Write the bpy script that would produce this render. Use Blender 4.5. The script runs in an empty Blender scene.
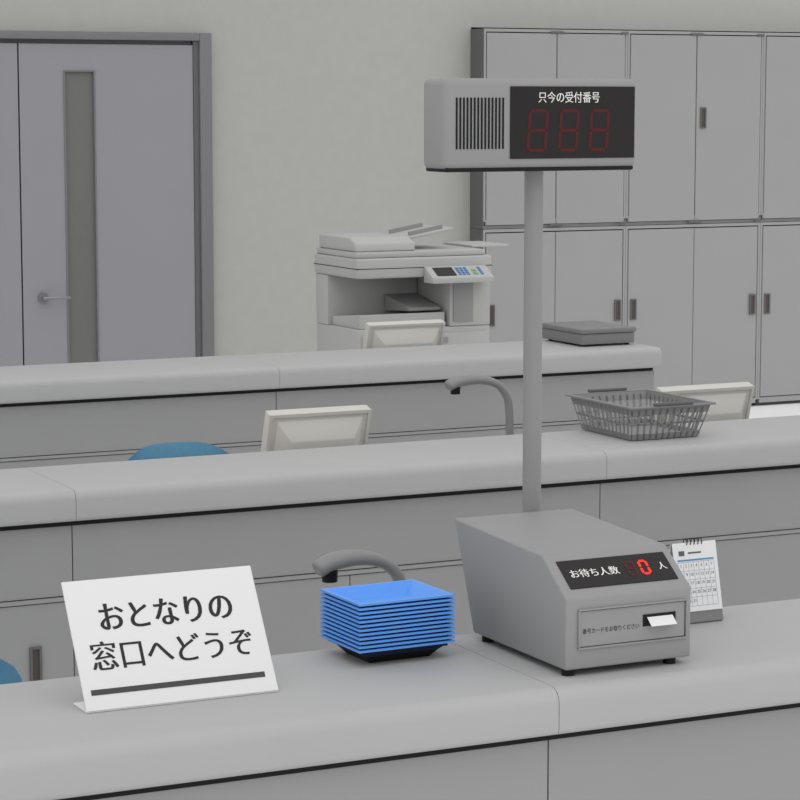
import bpy, bmesh, math
from mathutils import Vector, Matrix
S=bpy.context.scene
COL=S.collection
try:
    S.view_settings.view_transform='Standard'; S.view_settings.look='None'
except Exception as e: print(e)

def lin(c):
    c=c/255.0
    return c/12.92 if c<=0.04045 else ((c+0.055)/1.055)**2.4
def mat(name,r,g,b,rough=0.7,noise=0.0,scale=8,metal=0,emit=0,spec=0.3):
    m=bpy.data.materials.new(name); m.use_nodes=True
    nt=m.node_tree; B=nt.nodes['Principled BSDF']
    col=(lin(r),lin(g),lin(b),1)
    B.inputs['Base Color'].default_value=col
    B.inputs['Roughness'].default_value=rough
    B.inputs['Metallic'].default_value=metal
    B.inputs['Specular IOR Level'].default_value=spec
    if noise>0:
        tc=nt.nodes.new('ShaderNodeTexCoord'); n=nt.nodes.new('ShaderNodeTexNoise')
        n.inputs['Scale'].default_value=scale; n.inputs['Detail'].default_value=6
        cr=nt.nodes.new('ShaderNodeValToRGB')
        cr.color_ramp.elements[0].position=0.3; cr.color_ramp.elements[1].position=0.7
        cr.color_ramp.elements[0].color=tuple(c*(1-noise) for c in col[:3])+(1,)
        cr.color_ramp.elements[1].color=tuple(min(1,c*(1+noise)) for c in col[:3])+(1,)
        nt.links.new(tc.outputs['Object'],n.inputs['Vector'])
        nt.links.new(n.outputs['Fac'],cr.inputs['Fac'])
        nt.links.new(cr.outputs['Color'],B.inputs['Base Color'])
    if emit>0:
        B.inputs['Emission Color'].default_value=col
        B.inputs['Emission Strength'].default_value=emit
    return m

M=dict(
 top=mat('counter_laminate',180,180,180,.6,.015,5),
 panel=mat('counter_panel',158,158,158,.7,.015,4),
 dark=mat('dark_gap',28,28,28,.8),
 line=mat('joint_line',80,80,80,.8),
 wall=mat('wall_paint',182,182,177,.9,.02,14),
 floor=mat('floor_vinyl',250,250,250,.6,.01,2),
 door=mat('door_steel',153,153,159,.5,.01,3),
 frame=mat('door_frame_steel',126,126,129,.5),
 dglass=mat('frosted_glass',118,118,116,.35,.02,30),
 metal=mat('brushed_metal',150,150,152,.35,0,8,.6),
 cab=mat('cabinet_steel',163,163,164,.55,.01,3),
 cabd=mat('cabinet_trim',105,105,107,.6),
 handle=mat('handle_recess',85,78,72,.6),
 body=mat('machine_plastic',152,152,152,.55,.01,6),
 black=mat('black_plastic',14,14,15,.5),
 screen=mat('display_panel',36,33,33,.35),
 white=mat('white_paper',238,238,238,.8),
 sign=mat('white_acrylic',234,234,234,.5),
 ink=mat('black_ink',50,50,50,.8),
 bar=mat('gray_bar_ink',78,78,78,.8),
 inkw=mat('white_ink_glow',225,225,222,.8,emit=.15),  # white lettering, given a faint glow of its own
 redd=mat('led_off_red',84,24,22,.5),
 redl=mat('led_on_red',235,40,30,.5,emit=.9),
 blue=mat('blue_tray_plastic',96,162,248,.35),
 blued=mat('blue_tray_shade',14,34,76,.5),  # darker blue that paints in the shadow between stacked trays
 mon=mat('monitor_shell',208,206,199,.55),
 mond=mat('monitor_stand',150,148,143,.6),  # grayer plastic of the neck and foot
 chair=mat('chair_fabric_blue',92,142,172,.85,.05,60),
 cop=mat('copier_plastic',184,184,183,.55),
 copd=mat('copier_plastic_gray',152,152,152,.6),
 bask=mat('basket_plastic',140,140,141,.55),
 pole=mat('pole_paint',150,150,150,.45),
 lamp=mat('lamp_plastic',142,142,142,.45),
 boxm=mat('gray_case',132,132,132,.55),
 btnb=mat('button_blue',95,140,190,.5), btng=mat('button_green',120,180,120,.5),
 calline=mat('calendar_line',160,172,184,.8), calblue=mat('calendar_blue',90,150,200,.8),
 inkg=mat('gray_ink',100,100,105,.8),
)

def root(name,loc):
    e=bpy.data.objects.new(name,None); e.location=loc; e.empty_display_size=.1
    COL.objects.link(e); return e
def add(name,me,mats,parent,xf=None):
    if not isinstance(mats,(list,tuple)): mats=[mats]
    for m in mats: me.materials.append(m)
    o=bpy.data.objects.new(name,me); COL.objects.link(o)
    if xf is not None: o.matrix_world=xf
    if parent is not None:
        o.parent=parent
        o.matrix_parent_inverse=Matrix.Translation(parent.location).inverted()
    return o
def finish(bm,name,mats,parent,bevel=0,segs=2,smooth=True,xf=None):
    if bevel>0:
        bmesh.ops.bevel(bm,geom=list(bm.edges),offset=bevel,segments=segs,profile=.5,affect='EDGES',clamp_overlap=True)
    bmesh.ops.recalc_face_normals(bm,faces=bm.faces)
    me=bpy.data.meshes.new(name); bm.to_mesh(me); bm.free()
    if smooth:
        for p in me.polygons: p.use_smooth=True
        me.set_sharp_from_angle(angle=math.radians(32))
    return add(name,me,mats,parent,xf)
def bmbox(bm,x0,x1,y0,y1,z0,z1,mi=0):
    vs=[bm.verts.new(p) for p in [(x0,y0,z0),(x1,y0,z0),(x1,y1,z0),(x0,y1,z0),(x0,y0,z1),(x1,y0,z1),(x1,y1,z1),(x0,y1,z1)]]
    for f in [(3,2,1,0),(4,5,6,7),(0,1,5,4),(1,2,6,5),(2,3,7,6),(3,0,4,7)]:
        fc=bm.faces.new([vs[i] for i in f]); fc.material_index=mi
def box(name,x0,x1,y0,y1,z0,z1,m,parent=None,bevel=0,segs=2,xf=None):
    bm=bmesh.new(); bmbox(bm,x0,x1,y0,y1,z0,z1)
    return finish(bm,name,m,parent,bevel,segs,xf=xf)
def boxes(name,lst,m,parent=None,bevel=0,segs=2,xf=None):
    bm=bmesh.new()
    for b in lst: bmbox(bm,*b)
    return finish(bm,name,m,parent,bevel,segs,xf=xf)
def prism(name,prof,x0,x1,m,parent=None,bevel=0,segs=2,xf=None):
    bm=bmesh.new()
    a=[bm.verts.new((x0,y,z)) for y,z in prof]; b=[bm.verts.new((x1,y,z)) for y,z in prof]
    n=len(prof)
    bm.faces.new(a); bm.faces.new(b[::-1])
    for i in range(n): bm.faces.new([a[i],b[i],b[(i+1)%n],a[(i+1)%n]])
    return finish(bm,name,m,parent,bevel,segs,xf=xf)
def frustum(bm,c0,s0,z0,c1,s1,z1,caps=(True,True)):
    def ring(c,s,z): return [bm.verts.new((c[0]+sx*s[0]/2,c[1]+sy*s[1]/2,z)) for sx,sy in [(-1,-1),(1,-1),(1,1),(-1,1)]]
    a=ring(c0,s0,z0); b=ring(c1,s1,z1)
    if caps[0]: bm.faces.new(a[::-1])
    if caps[1]: bm.faces.new(b)
    for i in range(4): bm.faces.new([a[i],a[(i+1)%4],b[(i+1)%4],b[i]])
def cyl(name,p0,p1,r0,r1,m,parent=None,n=28,bevel=0):
    p0=Vector(p0);p1=Vector(p1); d=p1-p0
    bm=bmesh.new()
    bmesh.ops.create_cone(bm,cap_ends=True,segments=n,radius1=r0,radius2=r1,depth=d.length)
    q=d.to_track_quat('Z','Y').to_matrix().to_4x4()
    bmesh.ops.transform(bm,matrix=Matrix.Translation((p0+p1)/2)@q,verts=bm.verts)
    return finish(bm,name,m,parent)
def tube(name,pts,radii,m,parent,sy=1.0,n=16):
    P=[Vector(p) for p in pts]
    bm=bmesh.new(); rings=[]
    side=Vector((0,1,0))
    for i,p in enumerate(P):
        t=(P[min(i+1,len(P)-1)]-P[max(i-1,0)]).normalized()
        u=side; w=t.cross(u).normalized()
        r=radii[i]
        rings.append([bm.verts.new(p+u*math.cos(2*math.pi*k/n)*r*sy+w*math.sin(2*math.pi*k/n)*r) for k in range(n)])
    for a,b in zip(rings,rings[1:]):
        for k in range(n): bm.faces.new([a[k],a[(k+1)%n],b[(k+1)%n],b[k]])
    bm.faces.new(rings[0]); bm.faces.new(rings[-1][::-1])
    return finish(bm,name,m,parent)
def catmull(pts,sub=8):
    out=[]
    P=[pts[0]]+list(pts)+[pts[-1]]
    for i in range(1,len(P)-2):
        p0,p1,p2,p3=[Vector(q) for q in P[i-1:i+3]]
        for s in range(sub):
            t=s/sub
            out.append(.5*((2*p1)+(-p0+p2)*t+(2*p0-5*p1+4*p2-p3)*t*t+(-p0+3*p1-3*p2+p3)*t**3))
    out.append(Vector(P[-2])); return out
def text(name,body,size,loc,rx,m,parent,fit=None,kx=0.0,ky=0.0):
    """flat printed lettering; kx/ky thicken upright and horizontal strokes (fractions of the size)"""
    cu=bpy.data.curves.new(name,'FONT'); cu.body=body; cu.size=size; cu.align_x='CENTER'; cu.align_y='CENTER'
    cu.resolution_u=4
    o=bpy.data.objects.new(name,cu); COL.objects.link(o)
    bpy.context.view_layer.update()
    dg=bpy.context.evaluated_depsgraph_get()
    me=bpy.data.meshes.new_from_object(o.evaluated_get(dg))
    bpy.data.objects.remove(o)
    bm=bmesh.new(); bm.from_mesh(me)
    bmesh.ops.remove_doubles(bm,verts=bm.verts,dist=size*1e-4)
    if kx or ky:
        mv={}
        for e in bm.edges:
            if len(e.link_faces)!=1: continue
            f=e.link_faces[0]; a,b=e.verts
            d=b.co-a.co
            nrm=Vector((d.y,-d.x,0))
            if nrm.length<1e-9: continue
            nrm.normalize()
            cen=f.calc_center_median()
            if nrm.dot(cen-a.co)>0: nrm=-nrm
            for v in (a,b): mv.setdefault(v,[]).append(nrm)
        for v,ns in mv.items():
            s=Vector((0,0,0))
            for q in ns: s+=q
            if s.length<1e-6: continue
            s.normalize()
            v.co.x+=s.x*kx*size; v.co.y+=s.y*ky*size
    bm.normal_update()
    for f in bm.faces:
        if f.normal.z<0: f.normal_flip()
    bm.to_mesh(me); bm.free()
    if len(me.vertices):
        xs=[v.co.x for v in me.vertices]; w=max(xs)-min(xs); cx=(max(xs)+min(xs))/2
        ys=[v.co.y for v in me.vertices]; cy=(max(ys)+min(ys))/2
        for v in me.vertices:
            v.co.x=(v.co.x-cx)*((fit/w) if fit else 1)
            v.co.y-=cy
    me.materials.clear()
    xf=Matrix.Translation(loc)@Matrix.Rotation(rx,4,'X')
    return add(name,me,m,parent,xf)
def seg7(name,w,h,t,on,m,parent,xf,slant=.06):
    bm=bmesh.new(); hw=w/2;hh=h/2;g=t*.12
    def hseg(y):
        x0=-hw+t/2+g;x1=hw-t/2-g
        return [(x0,y),(x0+t/2,y+t/2),(x1-t/2,y+t/2),(x1,y),(x1-t/2,y-t/2),(x0+t/2,y-t/2)]
    def vseg(x,y0,y1):
        y0+=g;y1-=g
        return [(x,y0),(x-t/2,y0+t/2),(x-t/2,y1-t/2),(x,y1),(x+t/2,y1-t/2),(x+t/2,y0+t/2)]
    segs={'a':hseg(hh-t/2),'g':hseg(0),'d':hseg(-hh+t/2),'f':vseg(-hw+t/2,0,hh-t/2),'b':vseg(hw-t/2,0,hh-t/2),
          'e':vseg(-hw+t/2,-hh+t/2,0),'c':vseg(hw-t/2,-hh+t/2,0)}
    for s in on:
        bm.faces.new([bm.verts.new((x+y*slant,y,0)) for x,y in segs[s]])
    return finish(bm,name,m,parent,smooth=False,xf=xf)

# ---------------- room shell ----------------
WY=11.65
box('floor',-3,13,-1,13,-.1,0,M['floor'])
CX0,CX1=6.11,11.45
boxes('wall_back',[(-3,CX0-.005,WY,WY+.45,0,3.2),(CX0-.005,CX1+.005,WY,WY+.45,2.125,3.2),(CX1+.005,13,WY,WY+.45,0,3.2),
                   (CX0-.005,CX1+.005,WY+.36,WY+.45,0,2.125)],M['wall'])
# ---------------- double door ----------------
d=root('door_1',(3.6,WY,0))
DX0,DX1,DT=2.60,4.532,2.035
boxes('frame',[(DX0-.07,DX0,WY-.05,WY-.001,0,DT+.04),(DX1,DX1+.065,WY-.05,WY-.001,0,DT+.04),(DX0,DX1,WY-.05,WY-.001,DT,DT+.04)],M['frame'],d,.004)
boxes('frame_stop',[(DX1-.03,DX1-.001,WY-.035,WY-.001,0,DT-.001),(DX0,DX1-.031,WY-.012,WY-.001,DT-.02,DT-.001)],M['cabd'],d)
def leaf(nm,x0,x1,g0,g1):
    y0,y1=WY-.03,WY-.001
    boxes(nm,[(x0,g0,y0,y1,.006,DT-.022),(g1,x1,y0,y1,.006,DT-.022),(g0,g1,y0,y1,1.885,DT-.022),(g0,g1,y0,y1,.006,.25)],M['door'],d)
    box(nm+'_glass',g0,g1,y0+.012,y1,.25,1.885,M['dglass'],d)
    boxes(nm+'_glass_bead',[(g0,g0+.008,y0-.004,y0+.012,.25,1.885),(g1-.008,g1,y0-.004,y0+.012,.25,1.885),(g0+.008,g1-.008,y0-.004,y0+.012,1.877,1.885),(g0+.008,g1-.008,y0-.004,y0+.012,.25,.258)],M['frame'],d)
leaf('leaf_right',3.590,DX1-.032,3.815,3.980)
leaf('leaf_left',DX0+.003,3.582,2.93,3.098)
box('meeting_gap',3.582,3.590,WY-.02,WY-.001,.006,DT-.022,M['dark'],d)
hx,hz=3.690,.762
cyl('handle_rose',(hx,WY-.042,hz),(hx,WY-.03,hz),.026,.026,M['metal'],d)
cyl('handle_hub',(hx,WY-.08,hz),(hx,WY-.042,hz),.011,.011,M['metal'],d)
tube('handle_lever',catmull([(hx-.012,WY-.078,hz),(hx+.02,WY-.08,hz),(hx+.08,WY-.08,hz),(hx+.13,WY-.074,hz-.002)]),[.007]*25,M['metal'],d,sy=1)

# ---------------- storage cabinets ----------------
CF=11.50; CW=.89
def cabinet(name,x0,upper,n):
    c=root(name,(x0+CW/2,CF+.2,0 if not upper else 1.055))
    z0,z1=(.0,1.05) if not upper else (1.052,2.115)
    x1=x0+CW
    box('carcass',x0+.001,x1-.001,CF+.02,CF+.42,z0+(.04 if not upper else 0),z1,M['cab'],c)
    boxes('face_trim',[(x0+.001,x0+.014,CF+.004,CF+.02,z0+.04,z1),(x1-.014,x1-.001,CF+.004,CF+.02,z0+.04,z1),(x0+.014,x1-.014,CF+.004,CF+.02,z1-.016,z1),(x0+.014,x1-.014,CF+.004,CF+.02,z0+.02,z0+.05)],M['cab'],c)
    if not upper: box('plinth',x0+.01,x1-.01,CF+.04,CF+.40,0,.04,M['cabd'],c)
    if n==0: box('end_panel',x0-.003,x0+.0009,CF+.003,CF+.42,z0,z1,M['cabd'],c)
    xm=(x0+x1)/2
    dz0,dz1=z0+(.055 if not upper else .02),z1-.022
    box('gap',x0+.014,x1-.014,CF+.014,CF+.0199,dz0-.003,z1-.016,M['dark'],c)
    box('door_left',x0+.018,xm-.0025,CF,CF+.0138,dz0,dz1,M['cab'],c,.002,1)
    box('door_right',xm+.0025,x1-.018,CF+(0 if upper else .004),CF+.0138,dz0,dz1,M['cab'],c,.002,1)
    if not upper:
        hs=[x0+.05,x1-.05]; zz=.587
    else:
        hs=[xm+.045]; zz=1.64
    for i,h in enumerate(hs):
        boxes('pull_frame_%d'%i,[(h-.020,h-.012,CF-.006,CF,zz-.058,zz+.058),(h+.012,h+.020,CF-.006,CF,zz-.058,zz+.058),(h-.012,h+.012,CF-.006,CF,zz+.05,zz+.058),(h-.012,h+.012,CF-.006,CF,zz-.058,zz-.05)],M['cabd'],c)
        box('pull_%d'%i,h-.012,h+.012,CF-.002,CF-.0001,zz-.05,zz+.05,M['handle'],c)
    if upper:
        bl=[]
        for xx in (xm,x1-.001):
            for zc in (dz0-.006,dz1+.006):
                bl.append((xx-.04,min(xx+.04,x1-.001),CF-.004,CF+.001,zc-.006,zc+.006))
        boxes('hinge_plates',bl,M['cabd'],c)
for i in range(6): cabinet('storage_cabinet',CX0+i*CW-.005,False,i)
for i in range(6): cabinet('overhead_cabinet',CX0+i*CW-.005,True,i)

# ---------------- counters ----------------
ZT=.78
def counter(name,yf,yb,xs,doors=True):
    c=root(name,((xs[0]+xs[-1])/2,(yf+yb)/2,0))
    th=.078;z0=ZT-th;r=.026;r2=.012
    prof=[(yb-.006,z0),(yb,z0+.006),(yb,ZT-.012),(yb-.004,ZT-.003),(yb-.012,ZT)]
    for k in range(9):
        a=math.pi/2+k/8*math.pi/2
        prof.append((yf+r+math.cos(a)*r,ZT-r+math.sin(a)*r))
    for k in range(5):
        a=math.pi+k/4*math.pi/2
        prof.append((yf+r2+math.cos(a)*r2,z0+r2+math.sin(a)*r2))
    for i,(a,b) in enumerate(zip(xs,xs[1:])):
        prism('worktop_%d'%(i+1),prof,a+.0006,b-.0006,M['top'],c)
    py=yf+.035
    X0,X1=xs[0]+.01,xs[-1]-.01
    box('carcass',X0,X1,py+.012,yb-.03,.06,z0-.0005,M['panel'],c)
    box('joint_filler',X0+.01,X1-.01,py+.004,py+.0119,.08,z0-.001,M['line'],c)
    box('shadow_strip',X0+.01,X1-.01,py-.004,py+.0035,z0-.014,z0-.0008,M['dark'],c)  # dark strip put in for the shadow line under the worktop
    box('plinth',X0+.02,X1-.02,py+.05,yb-.06,0,.06,M['dark'],c)
    ap=[];dr=[];hd=[];hf=[]
    for a,b in zip(xs,xs[1:]):
        a2=max(a,X0);b2=min(b,X1)
        ap.append((a2+.0015,b2-.0015,py,py+.004,.512,z0-.0145))
        m=(a2+b2)/2
        dr.append((a2+.0015,m-.0015,py,py+.004,.07,.496)); dr.append((m+.0015,b2-.0015,py+.0,py+.004,.07,.496))
        if b-a>.8:
            for h in (a2+.10,b2-.10):
                hd.append((h-.009,h+.009,py-.003,py-.0001,.30,.385))
                hf+= [(h-.015,h-.009,py-.007,py-.0001,.294,.391),(h+.009,h+.015,py-.007,py-.0001,.294,.391),(h-.009,h+.009,py-.007,py-.0001,.385,.391),(h-.009,h+.009,py-.007,py-.0001,.294,.30)]
    boxes('apron_panels',ap,M['panel'],c)
    box('door_track',X0,X1,py-.004,py+.004,.499,.509,M['panel'],c)
    if doors:
        boxes('sliding_doors',dr,M['panel'],c)
        boxes('door_pulls',hd,M['handle'],c); boxes('door_pull_frames',hf,M['cabd'],c)
    else:
        box('lower_panel',X0,X1,py,py+.004,.07,.496,M['panel'],c)
    box('staff_desk',X0,X1,yb-.029,yb+.34,.575,.60,M['top'],c,.004)
    return c
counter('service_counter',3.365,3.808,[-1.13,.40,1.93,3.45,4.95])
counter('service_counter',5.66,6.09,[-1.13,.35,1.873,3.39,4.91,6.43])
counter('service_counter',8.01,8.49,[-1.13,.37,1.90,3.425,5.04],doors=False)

# ---------------- monitors ----------------
def monitor(xc,yc,w=.315):
    c=root('computer_monitor',(xc,yc,.60))
    h=.25
    T=Matrix.Translation((xc,yc,.625))@Matrix.Rotation(math.radians(17),4,'X')
    box('housing',-w/2,w/2,-.012,.022,0,h,M['mon'],c,.004,2,xf=T)
    box('screen',-w/2+.02,w/2-.02,.0221,.024,.02,h-.02,M['screen'],c,xf=T)
    boxes('rim',[(-w/2,w/2,-.017,-.0121,h-.010,h),(-w/2,-w/2+.010,-.017,-.0121,0,h-.010),(w/2-.010,w/2,-.017,-.0121,0,h-.010)],M['mon'],c,xf=T)
    bm=bmesh.new(); frustum(bm,(0,0),(w-.045,h-.04),0,(0,-.01),(w-.12,h-.12),.04)
    finish(bm,'rear_bulge',M['mon'],c,.003,1,xf=T@Matrix.Translation((0,-.0122,h/2))@Matrix.Rotation(math.pi/2,4,'X'))
    box('neck',-.03,.03,-.01,.01,-.02,.05,M['mond'],c,.003,xf=Matrix.Translation((xc,yc,.625)))
    box('foot',-.10,.10,-.08,.08,0,.012,M['mond'],c,.004,xf=Matrix.Translation((xc,yc,.6005)))
monitor(2.783,6.30,.315)
monitor(4.080,6.30,.335)
monitor(4.215,8.66,.335)

# ---------------- desk lamps ----------------
def lamp(x0,yc,dz,L):
    c=root('desk_lamp',(x0+L,yc,.60))
    k=L/.205
    pts=catmull([(x0,yc,.893+dz),(x0+.03*k,yc,.905+dz),(x0+.08*k,yc,.910+dz),(x0+.13*k,yc,.904+dz),(x0+.17*k,yc,.886+dz),(x0+.195*k,yc,.852+dz),(x0+.203*k,yc,.81+dz),(x0+L,yc,.72),(x0+L,yc,.612)])
    n=len(pts); rad=[]
    for i in range(n):
        t=i/(n-1)
        rad.append(.0165 if t<.2 else max(.0115,.0165-(t-.2)*.02))
    rad[0]=.012; rad[1]=.0148; rad[2]=.016
    tube('arm',pts,rad,M['lamp'],c,sy=1.3)
    cyl('lamp_nozzle',(x0+.026,yc,.870+dz),(x0+.026,yc,.893+dz),.014,.015,M['black'],c)
    cyl('base',(x0+L,yc,.6005),(x0+L,yc,.614),.045,.04,M['lamp'],c)
lamp(1.768,3.97,-.008,.180); lamp(3.202,6.25,.014,.207)

# ---------------- office chairs ----------------
def chair(xc,yb):
    c=root('office_chair',(xc,yb-.2,0))
    bm=bmesh.new(); n=12;mz=8
    for s in (0,1):
        rows=[]
        for j in range(mz+1):
            v=j/mz; row=[]
            for i in range(n+1):
                u=i/n*2-1
                wv=.205*(1-.25*abs(v*2-1)**4)
                zt=.44+ .245*v - .03*(u*u*u*u)*(1 if v>.5 else -1)*abs(v*2-1)
                e=(1-abs(u)**6)*(1-abs(v*2-1)**6)
                y=yb-.05*u*u+.04*v + (-.02 if s==0 else .02)*e
                row.append(bm.verts.new((xc+u*wv,y,zt)))
            rows.append(row)
        for j in range(mz):
            for i in range(n): bm.faces.new([rows[j][i],rows[j][i+1],rows[j+1][i+1],rows[j+1][i]])
    bmesh.ops.remove_doubles(bm,verts=bm.verts,dist=.0005)
    finish(bm,'backrest',M['chair'],c)
    box('seat',xc-.21,xc+.21,yb-.42,yb-.02,.37,.43,M['chair'],c,.025,4)
    box('seat_pan',xc-.16,xc+.16,yb-.38,yb-.06,.352,.372,M['black'],c,.005)
    box('back_bracket',xc-.025,xc+.025,yb-.12,yb+.035,.355,.37,M['black'],c)
    box('back_bar',xc-.025,xc+.025,yb+.028,yb+.04,.355,.56,M['black'],c,.003)
    cyl('column',(xc,yb-.21,.10),(xc,yb-.21,.355),.025,.022,M['black'],c)
    for k in range(5):
        a=k*2*math.pi/5+.3; ex=xc+.25*math.cos(a); ey=yb-.21+.25*math.sin(a)
        cyl('base_leg_%d'%k,(xc,yb-.21,.10),(ex,ey,.065),.022,.013,M['black'],c,12)
        cyl('caster_%d'%k,(ex-.012,ey,.0275),(ex+.012,ey,.0275),.0275,.0275,M['black'],c,16)
chair(2.628,6.95); chair(1.175,4.535)

# ---------------- copier ----------------
c=root('photocopier',(4.83,9.9,0))
x0,x1,y0,y1=4.50,5.16,9.65,10.10
box('base_unit',x0,x1,y0,y1,.03,.73,M['cop'],c,.008)
for k,zz in enumerate((.12,.27,.42,.57)):
    box('paper_drawer_%d'%k,x0+.02,x1-.02,y0-.012,y0-.0005,zz,zz+.135,M['cop'],c,.004)
    box('drawer_grip_%d'%k,x0+.22,x1-.22,y0-.016,y0-.0125,zz+.09,zz+.115,M['copd'],c)
boxes('casters',[(x0+.04,x0+.09,y0+.04,y0+.09,0,.0299),(x1-.09,x1-.04,y0+.04,y0+.09,0,.0299),(x0+.04,x0+.09,y1-.09,y1-.04,0,.0299),(x1-.09,x1-.04,y1-.09,y1-.04,0,.0299)],M['black'],c)
box('rear_wall',x0,x1-.21,y1-.13,y1,.73,.955,M['cop'],c,.003)
box('right_column',x1-.205,x1,y0,y1,.7305,.955,M['cop'],c,.006)
box('column_door',x1-.19,x1-.09,y0-.006,y0-.0005,.75,.94,M['copd'],c,.002)
prism('output_tray',[(y0+.02,.7305),(y1-.135,.7305),(y1-.135,.77),(y0+.02,.795)],x0+.02,x1-.22,M['cop'],c,.003,1)
prism('inner_ramp',[(y0+.06,.80),(y1-.135,.785),(y1-.135,.86),(y0+.06,.815)],x0+.28,x1-.22,M['copd'],c,.003,1)
box('scanner_unit',x0-.005,x1+.005,y0-.005,y1+.01,.956,1.045,M['cop'],c,.010,3)
box('scanner_seam',x0-.006,x1+.006,y0-.006,y1+.011,.998,1.001,M['dark'],c)
box('platen_lid',x0,x1-.02,y0+.01,y1,1.0455,1.072,M['cop'],c,.008,2)
prism('document_feeder',[(y0+.03,1.0725),(y1-.02,1.0725),(y1-.02,1.135),(y0+.10,1.135),(y0+.04,1.11)],x0+.005,x0+.30,M['cop'],c,.010,3)
T=Matrix.Translation((x0+.27,0,1.112))@Matrix.Rotation(math.radians(-10),4,'Y')
box('feeder_paper_tray',.02,.26,y0+.10,y1-.06,0,.012,M['cop'],c,.004,xf=T)
box('paper_guide_1',.05,.22,y0+.13,y0+.14,.0125,.03,M['copd'],c,xf=T)
box('paper_guide_2',.05,.22,y1-.12,y1-.11,.0125,.03,M['copd'],c,xf=T)
box('side_tray',x1-.03,x1+.16,y0+.12,y1-.04,1.073,1.084,M['cop'],c,.004)
CZ=.962
pa=[(y0-.006,CZ-.03),(y0-.006,CZ+.04),(y0-.02,CZ+.04),(y0-.10,CZ-.005),(y0-.10,CZ-.03)]
prism('control_panel',pa,4.82,5.125,M['cop'],c,.004,2)
ang=math.atan2(.045,.08)
def CP(u,v): return Matrix.Translation((4.82+u,y0-.10,CZ-.005))@Matrix.Rotation(ang,4,'X')@Matrix.Translation((0,v,0))
box('touch_screen',.03,.125,0,.065,.0,.003,M['screen'],c,xf=CP(0,.015))
bl=[]
for i in range(3):
    for j in range(4): bl.append((.14+i*.02,.153+i*.02,.018+j*.016,.028+j*.016,0,.004))
boxes('keypad',bl,M['btnb'],c,xf=CP(0,0))
boxes('start_keys',[(.215,.235,.02,.035,0,.004),(.215,.235,.045,.06,0,.004)],M['btng'],c,xf=CP(0,0))
boxes('function_keys',[(.25,.262,.018+.016*j,.028+.016*j,0,.004) for j in range(4)],M['btnb'],c,xf=CP(0,0))

# ---------------- flat case on far counter ----------------
c=root('document_case',(4.88,8.32,ZT))
bx0,bx1,by0,by1=4.768,5.008,8.16,8.478
box('case_body',bx0,bx1,by0,by1,ZT+.008,ZT+.050,M['boxm'],c,.004)
box('case_lid',bx0-.006,bx1+.006,by0-.006,by1+.004,ZT+.0505,ZT+.070,M['boxm'],c,.005)
for i,(a,b) in enumerate([(bx0+.025,by0+.02),(bx1-.025,by0+.02),(bx0+.025,by1-.03),(bx1-.025,by1-.03)]):
    cyl('foot_%d'%i,(a,b,ZT+.0003),(a,b,ZT+.008),.01,.01,M['black'],c,12)

# ---------------- basket ----------------
c=root('plastic_basket',(3.668,5.945,ZT))
bx,by=3.668,5.945; zb,zr=ZT+.002,ZT+.098
bw,bd=.222,.275; rw,rd=.262,.345
box('bottom',bx-bw/2,bx+bw/2,by-bd/2,by+bd/2,zb,zb+.004,M['bask'],c)
bm=bmesh.new()
def wallpt(side,s,t):
    w=(bw+(rw-bw)*t)/2; dd=(bd+(rd-bd)*t)/2; z=zb+(zr-zb)*t
    if side==0: return Vector((bx+s*w,by-dd,z))
    if side==1: return Vector((bx+w,by+s*dd,z))
    if side==2: return Vector((bx-s*w,by+dd,z))
    return Vector((bx-w,by-s*dd,z))
def quadslab(p,th=.0025):
    n=(p[1]-p[0]).cross(p[3]-p[0]).normalized()*th
    a=[bm.verts.new(q) for q in p]; b=[bm.verts.new(q-n) for q in p]
    bm.faces.new(a); bm.faces.new(b[::-1])
    for i in range(4): bm.faces.new([a[i],b[i],b[(i+1)%4],a[(i+1)%4]])
def strip(side,s0,s1,t0,t1): quadslab([wallpt(side,s0,t0),wallpt(side,s1,t0),wallpt(side,s1,t1),wallpt(side,s0,t1)])
for side in range(4):
    L=rw if side in(0,2) else rd
    nb=int(L/.023)
    hb=.0034/L*2
    for k in range(nb+1):
        s=-1+2*k/nb
        strip(side,max(-1,s-hb),min(1,s+hb),0,.92)
    for t0,t1 in ((0,.18),(.44,.51),(.76,1)): strip(side,-1,1,t0,t1)
finish(bm,'lattice_walls',M['bask'],c,smooth=False)
e=.011
rl=[(bx-rw/2-e,bx+rw/2+e,by-rd/2-e,by-rd/2,zr-.002,zr+.004),(bx-rw/2-e,bx+rw/2+e,by+rd/2,by+rd/2+e,zr-.002,zr+.004),
     (bx-rw/2-e,bx-rw/2,by-rd/2,by+rd/2,zr-.002,zr+.004),(bx+rw/2,bx+rw/2+e,by-rd/2,by+rd/2,zr-.002,zr+.004)]
boxes('rim',rl,M['bask'],c,.0012,1)
boxes('handles',[(bx-.065,bx+.065,by-rd/2-e-.004,by-rd/2-.002,zr+.0045,zr+.013),(bx-.065,bx+.065,by+rd/2+.002,by+rd/2+e+.004,zr+.0045,zr+.013)],M['cabd'],c,.003,2)

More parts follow.
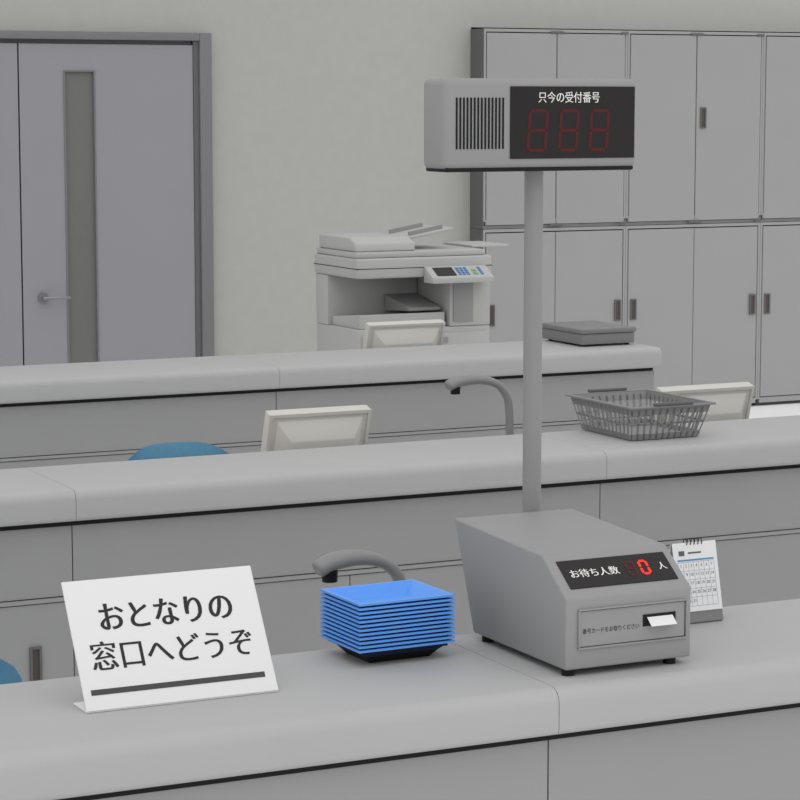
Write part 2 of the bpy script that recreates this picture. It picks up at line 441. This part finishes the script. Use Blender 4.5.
# ---------------- sign ----------------
c=root('counter_sign',(1.35,3.6,ZT))
sx0,sx1=1.186,1.512
L=.219; a=math.atan2(.187,.118)
T=Matrix.Translation((0,3.548,ZT+.0035))@Matrix.Rotation(a,4,'X')
box('panel',sx0,sx1,0,L,-.003,0,M['sign'],c,.0008,1,xf=T)
box('base_flap',sx0,sx1,3.550,3.615,ZT+.0003,ZT+.0033,M['sign'],c,.0006,1)
def ST(u,v): return T@Vector((u,v,.0006))
mid=(sx0+sx1)/2
text('text_line_1','おとなりの',.053,ST(mid+.001,.153),a,M['ink'],c,fit=.228,kx=.030,ky=.004)
text('text_line_2','窓口へどうぞ',.053,ST(mid-.001,.089),a,M['ink'],c,fit=.276,kx=.024,ky=-.002)
box('underline_bar',sx0+.013,sx1-.018,.025,.034,.0002,.0008,M['bar'],c,xf=T)

# ---------------- tray stack ----------------
c=root('cash_tray_stack',(1.786,3.722,ZT))
TR=Matrix.Translation((1.787,3.714,ZT))@Matrix.Rotation(math.radians(2),4,'Z')
def tray(nm,z,m,h=.022,rim=(.184,.150),bot=(.125,.10),rt=.0038):
    bm=bmesh.new()
    def ring(s,zz): return [bm.verts.new((sx*s[0]/2,sy*s[1]/2,zz)) for sx,sy in [(-1,-1),(1,-1),(1,1),(-1,1)]]
    R=[ring(bot,z),ring((rim[0]-.012,rim[1]-.012),z+h-rt),ring(rim,z+h-rt),ring(rim,z+h),
       ring((rim[0]-.014,rim[1]-.014),z+h),ring((bot[0]-.004,bot[1]-.004),z+.003)]
    bm.faces.new(R[0][::-1]); bm.faces.new(R[-1])
    for A,B in zip(R,R[1:]):
        for i in range(4):
            f=bm.faces.new([A[i],A[(i+1)%4],B[(i+1)%4],B[i]])
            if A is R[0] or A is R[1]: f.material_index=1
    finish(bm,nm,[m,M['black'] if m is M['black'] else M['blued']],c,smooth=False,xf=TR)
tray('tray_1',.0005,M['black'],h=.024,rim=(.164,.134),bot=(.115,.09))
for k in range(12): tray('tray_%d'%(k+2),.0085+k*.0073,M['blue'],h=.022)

# ---------------- queue ticket dispenser ----------------
c=root('queue_ticket_dispenser',(2.1,3.6,ZT))
mx0,mx1=1.977,2.222
prof=[(3.427,.792),(3.427,.913),(3.510,.973),(3.832,.987),(3.757,.792)]
prism('housing',prof,mx0,mx1,M['body'],c,.004,3)
for i,(fx,fy) in enumerate([(mx0+.016,3.447),(mx1-.03,3.447),(mx0+.016,3.73),(mx1-.03,3.73)]):
    cyl('foot_%d'%i,(fx,fy,ZT+.0003),(fx,fy,.7925),.011,.011,M['black'],c,16)
a=math.atan2(.06,.083)
T=Matrix.Translation((mx0,3.427,.913))@Matrix.Rotation(a,4,'X')
SL=math.hypot(.06,.083)
box('display_panel',.018,.229,.020,SL-.018,.0,.002,M['screen'],c,.0008,1,xf=T)
ym=(.020+SL-.018)/2
text('waiting_label','お待ち人数',.020,T@Vector((.078,ym,.0026)),a,M['inkw'],c,fit=.094,kx=.018,ky=0)
seg7('digit_off',.019,.034,.004,'abcdefg',M['redd'],c,T@Matrix.Translation((.150,ym,.0025)))
seg7('digit_on',.019,.034,.0048,'abcdef',M['redl'],c,T@Matrix.Translation((.176,ym,.0026)))
text('person_label','人',.018,T@Vector((.211,ym,.0026)),a,M['inkw'],c,fit=.016,kx=.015,ky=0)
fy=3.427
fx0,fx1,fz0,fz1=mx0+.022,mx1-.010,.826,.894
boxes('fascia_frame',[(fx0,fx1,fy-.005,fy-.0001,fz1-.003,fz1),(fx0,fx1,fy-.005,fy-.0001,fz0,fz0+.003),(fx0,fx0+.003,fy-.005,fy-.0001,fz0+.003,fz1-.003),(fx1-.003,fx1,fy-.005,fy-.0001,fz0+.003,fz1-.003)],M['body'],c,.0010,2)
box('fascia',fx0+.0045,fx1-.0045,fy-.0015,fy-.0002,fz0+.0045,fz1-.0045,M['body'],c)
box('fascia_groove',fx0+.003,fx1-.003,fy-.0008,fy-.0001,fz0+.003,fz1-.003,M['line'],c)
zc=(fz0+fz1)/2
text('ticket_label','番号カードをお取りください',.0100,Vector((fx0+.064,fy-.0018,zc-.004)),math.pi/2,M['ink'],c,fit=.110,kx=.015,ky=0)
box('ticket_slot',fx0+.126,fx0+.190,fy-.003,fy-.0016,zc-.006,zc+.014,M['black'],c)
T3=Matrix.Translation((fx0+.133,fy-.0035,zc+.009))@Matrix.Rotation(math.radians(40),4,'X')
box('ticket',0,.050,-.020,0.0,0,.0006,M['white'],c,xf=T3)

# ---------------- number display on pole ----------------
c=root('queue_number_display',(2.155,3.875,ZT))
px,py_=2.161,3.876
cyl('pole',(px,py_,.62),(px,py_,1.62),.0172,.0172,M['pole'],c,32)
cyl('pole_collar',(px,py_,.6005),(px,py_,.63),.045,.03,M['pole'],c,32)
dx0,dx1,dz0,dz1=1.945,2.341,1.611,1.771
yf=3.812
bm=bmesh.new(); bmbox(bm,dx0,dx1,yf,yf+.088,dz0,dz1)
finish(bm,'housing',M['body'],c,.012,4)
box('under_shade',dx0+.006,dx1-.006,yf+.003,yf+.085,dz0-.0045,dz0+.0035,M['black'],c,.003,2)  # black strip added to imitate the shaded underside of the housing
dc=(dx0+dx1)/2
box('led_panel',dc-.067,dx1-.008,yf-.0025,yf+.0005,dz0+.018,dz1-.014,M['screen'],c,.0008,1)
boxes('speaker_grille',[(dc-.175+k*.0071,dc-.175+k*.0071+.0033,yf-.0012,yf+.0005,dz0+.036,dz1-.034) for k in range(14)],M['black'],c)
text('now_serving_label','只今の受付番号',.021,Vector((dc+.052,yf-.0029,dz1-.033)),math.pi/2,M['inkw'],c,fit=.126,kx=.014,ky=-.002)
for k,xx in enumerate((-.012,.052,.115)):
    seg7('digit_%d'%(k+1),.041,.076,.006,'abcdefg',M['redd'],c,Matrix.Translation((dc+xx,yf-.0029,dz0+.068))@Matrix.Rotation(math.pi/2,4,'X'))

# ---------------- desk calendar ----------------
c=root('desk_calendar',(2.42,3.72,ZT))
kx0,kx1=2.369,2.463; ky=3.69; kh=.143; lean=.033
aa=math.atan2(kh,lean)
T=Matrix.Translation((kx0,ky,ZT+.003))@Matrix.Rotation(aa,4,'X')
W=kx1-kx0; H=math.hypot(kh,lean)
box('base_board',0,W,0,H,-.002,0,M['boxm'],c,xf=T)
box('page',0,W,.020,H,.0002,.0015,M['white'],c,xf=T)
T4=Matrix.Translation((kx0,ky+2*lean+.004,ZT+.003))@Matrix.Rotation(math.pi-aa,4,'X')
box('rear_board',0,W,0,H-.003,0,.002,M['white'],c,xf=T4)
box('bottom_flap',kx0,kx1,ky+.003,ky+.067,ZT+.0003,ZT+.0025,M['boxm'],c)
cl=[]
for i in range(8): 
    u=.008+i*(W-.016)/7; cl.append((u-.0003,u+.0003,.030,H-.036,.0016,.0019))
for j in range(6):
    v=.030+j*(H-.066)/5; cl.append((.008,W-.008,v-.0003,v+.0003,.0016,.0019))
boxes('grid',cl,M['calline'],c,xf=T)
n=1
for j in range(5):
    for i in range(7):
        if n<=31:
            p=T@Vector((.008+(i+.5)*(W-.016)/7,H-.036-(j+.4)*(H-.066)/5,.0021))
            text('date_%d'%n,str(n),.0078,p,aa,M['inkg'],c)
        n+=1
box('header_band',.008,W-.008,H-.034,H-.031,.0016,.002,M['calblue'],c,xf=T)
boxes('title_block',[(.012,.024,H-.024,H-.015,.0016,.002),(.032,.06,H-.021,H-.018,.0016,.002)],M['inkg'],c,xf=T)
for i in range(5):
    u=W/2-.016+i*.008
    bm=bmesh.new(); n_=14
    cc=Vector((kx0+u,ky+lean+.002,ZT+kh+.003))
    rings=[]
    for k in range(n_):
        rd_=Vector((0,math.cos(2*math.pi*k/n_),math.sin(2*math.pi*k/n_))); p=cc+rd_*.006
        rings.append([bm.verts.new(p+rd_*math.cos(q)*.0009+Vector((1,0,0))*math.sin(q)*.0009) for q in [2*math.pi*w/6 for w in range(6)]])
    for k in range(n_):
        A,B=rings[k],rings[(k+1)%n_]
        for w in range(6): bm.faces.new([A[w],A[(w+1)%6],B[(w+1)%6],B[w]])
    finish(bm,'ring_%d'%i,M['black'],c)

# ---------------- lighting ----------------
w=bpy.data.worlds.new('World'); S.world=w; w.use_nodes=True
bg=w.node_tree.nodes['Background']; bg.inputs['Color'].default_value=(1,1,1,1); bg.inputs['Strength'].default_value=.76
def sun(nm,rot,e,ang):
    l=bpy.data.lights.new(nm,'SUN'); l.energy=e; l.angle=math.radians(ang)
    o=bpy.data.objects.new(nm,l); o.rotation_euler=rot; o.location=(0,0,5); COL.objects.link(o)
sun('soft_top_sun',(math.radians(28),0,math.radians(-12)),.72,70)  # wide soft sun added for top light; no ceiling fixture exists

cam=bpy.data.cameras.new('camera'); co=bpy.data.objects.new('camera',cam); COL.objects.link(co)
co.location=(0,0,1.73); co.rotation_euler=(math.radians(83),0,math.radians(-26))
cam.sensor_width=36; cam.lens=2430/800*36; cam.clip_end=100
S.camera=co
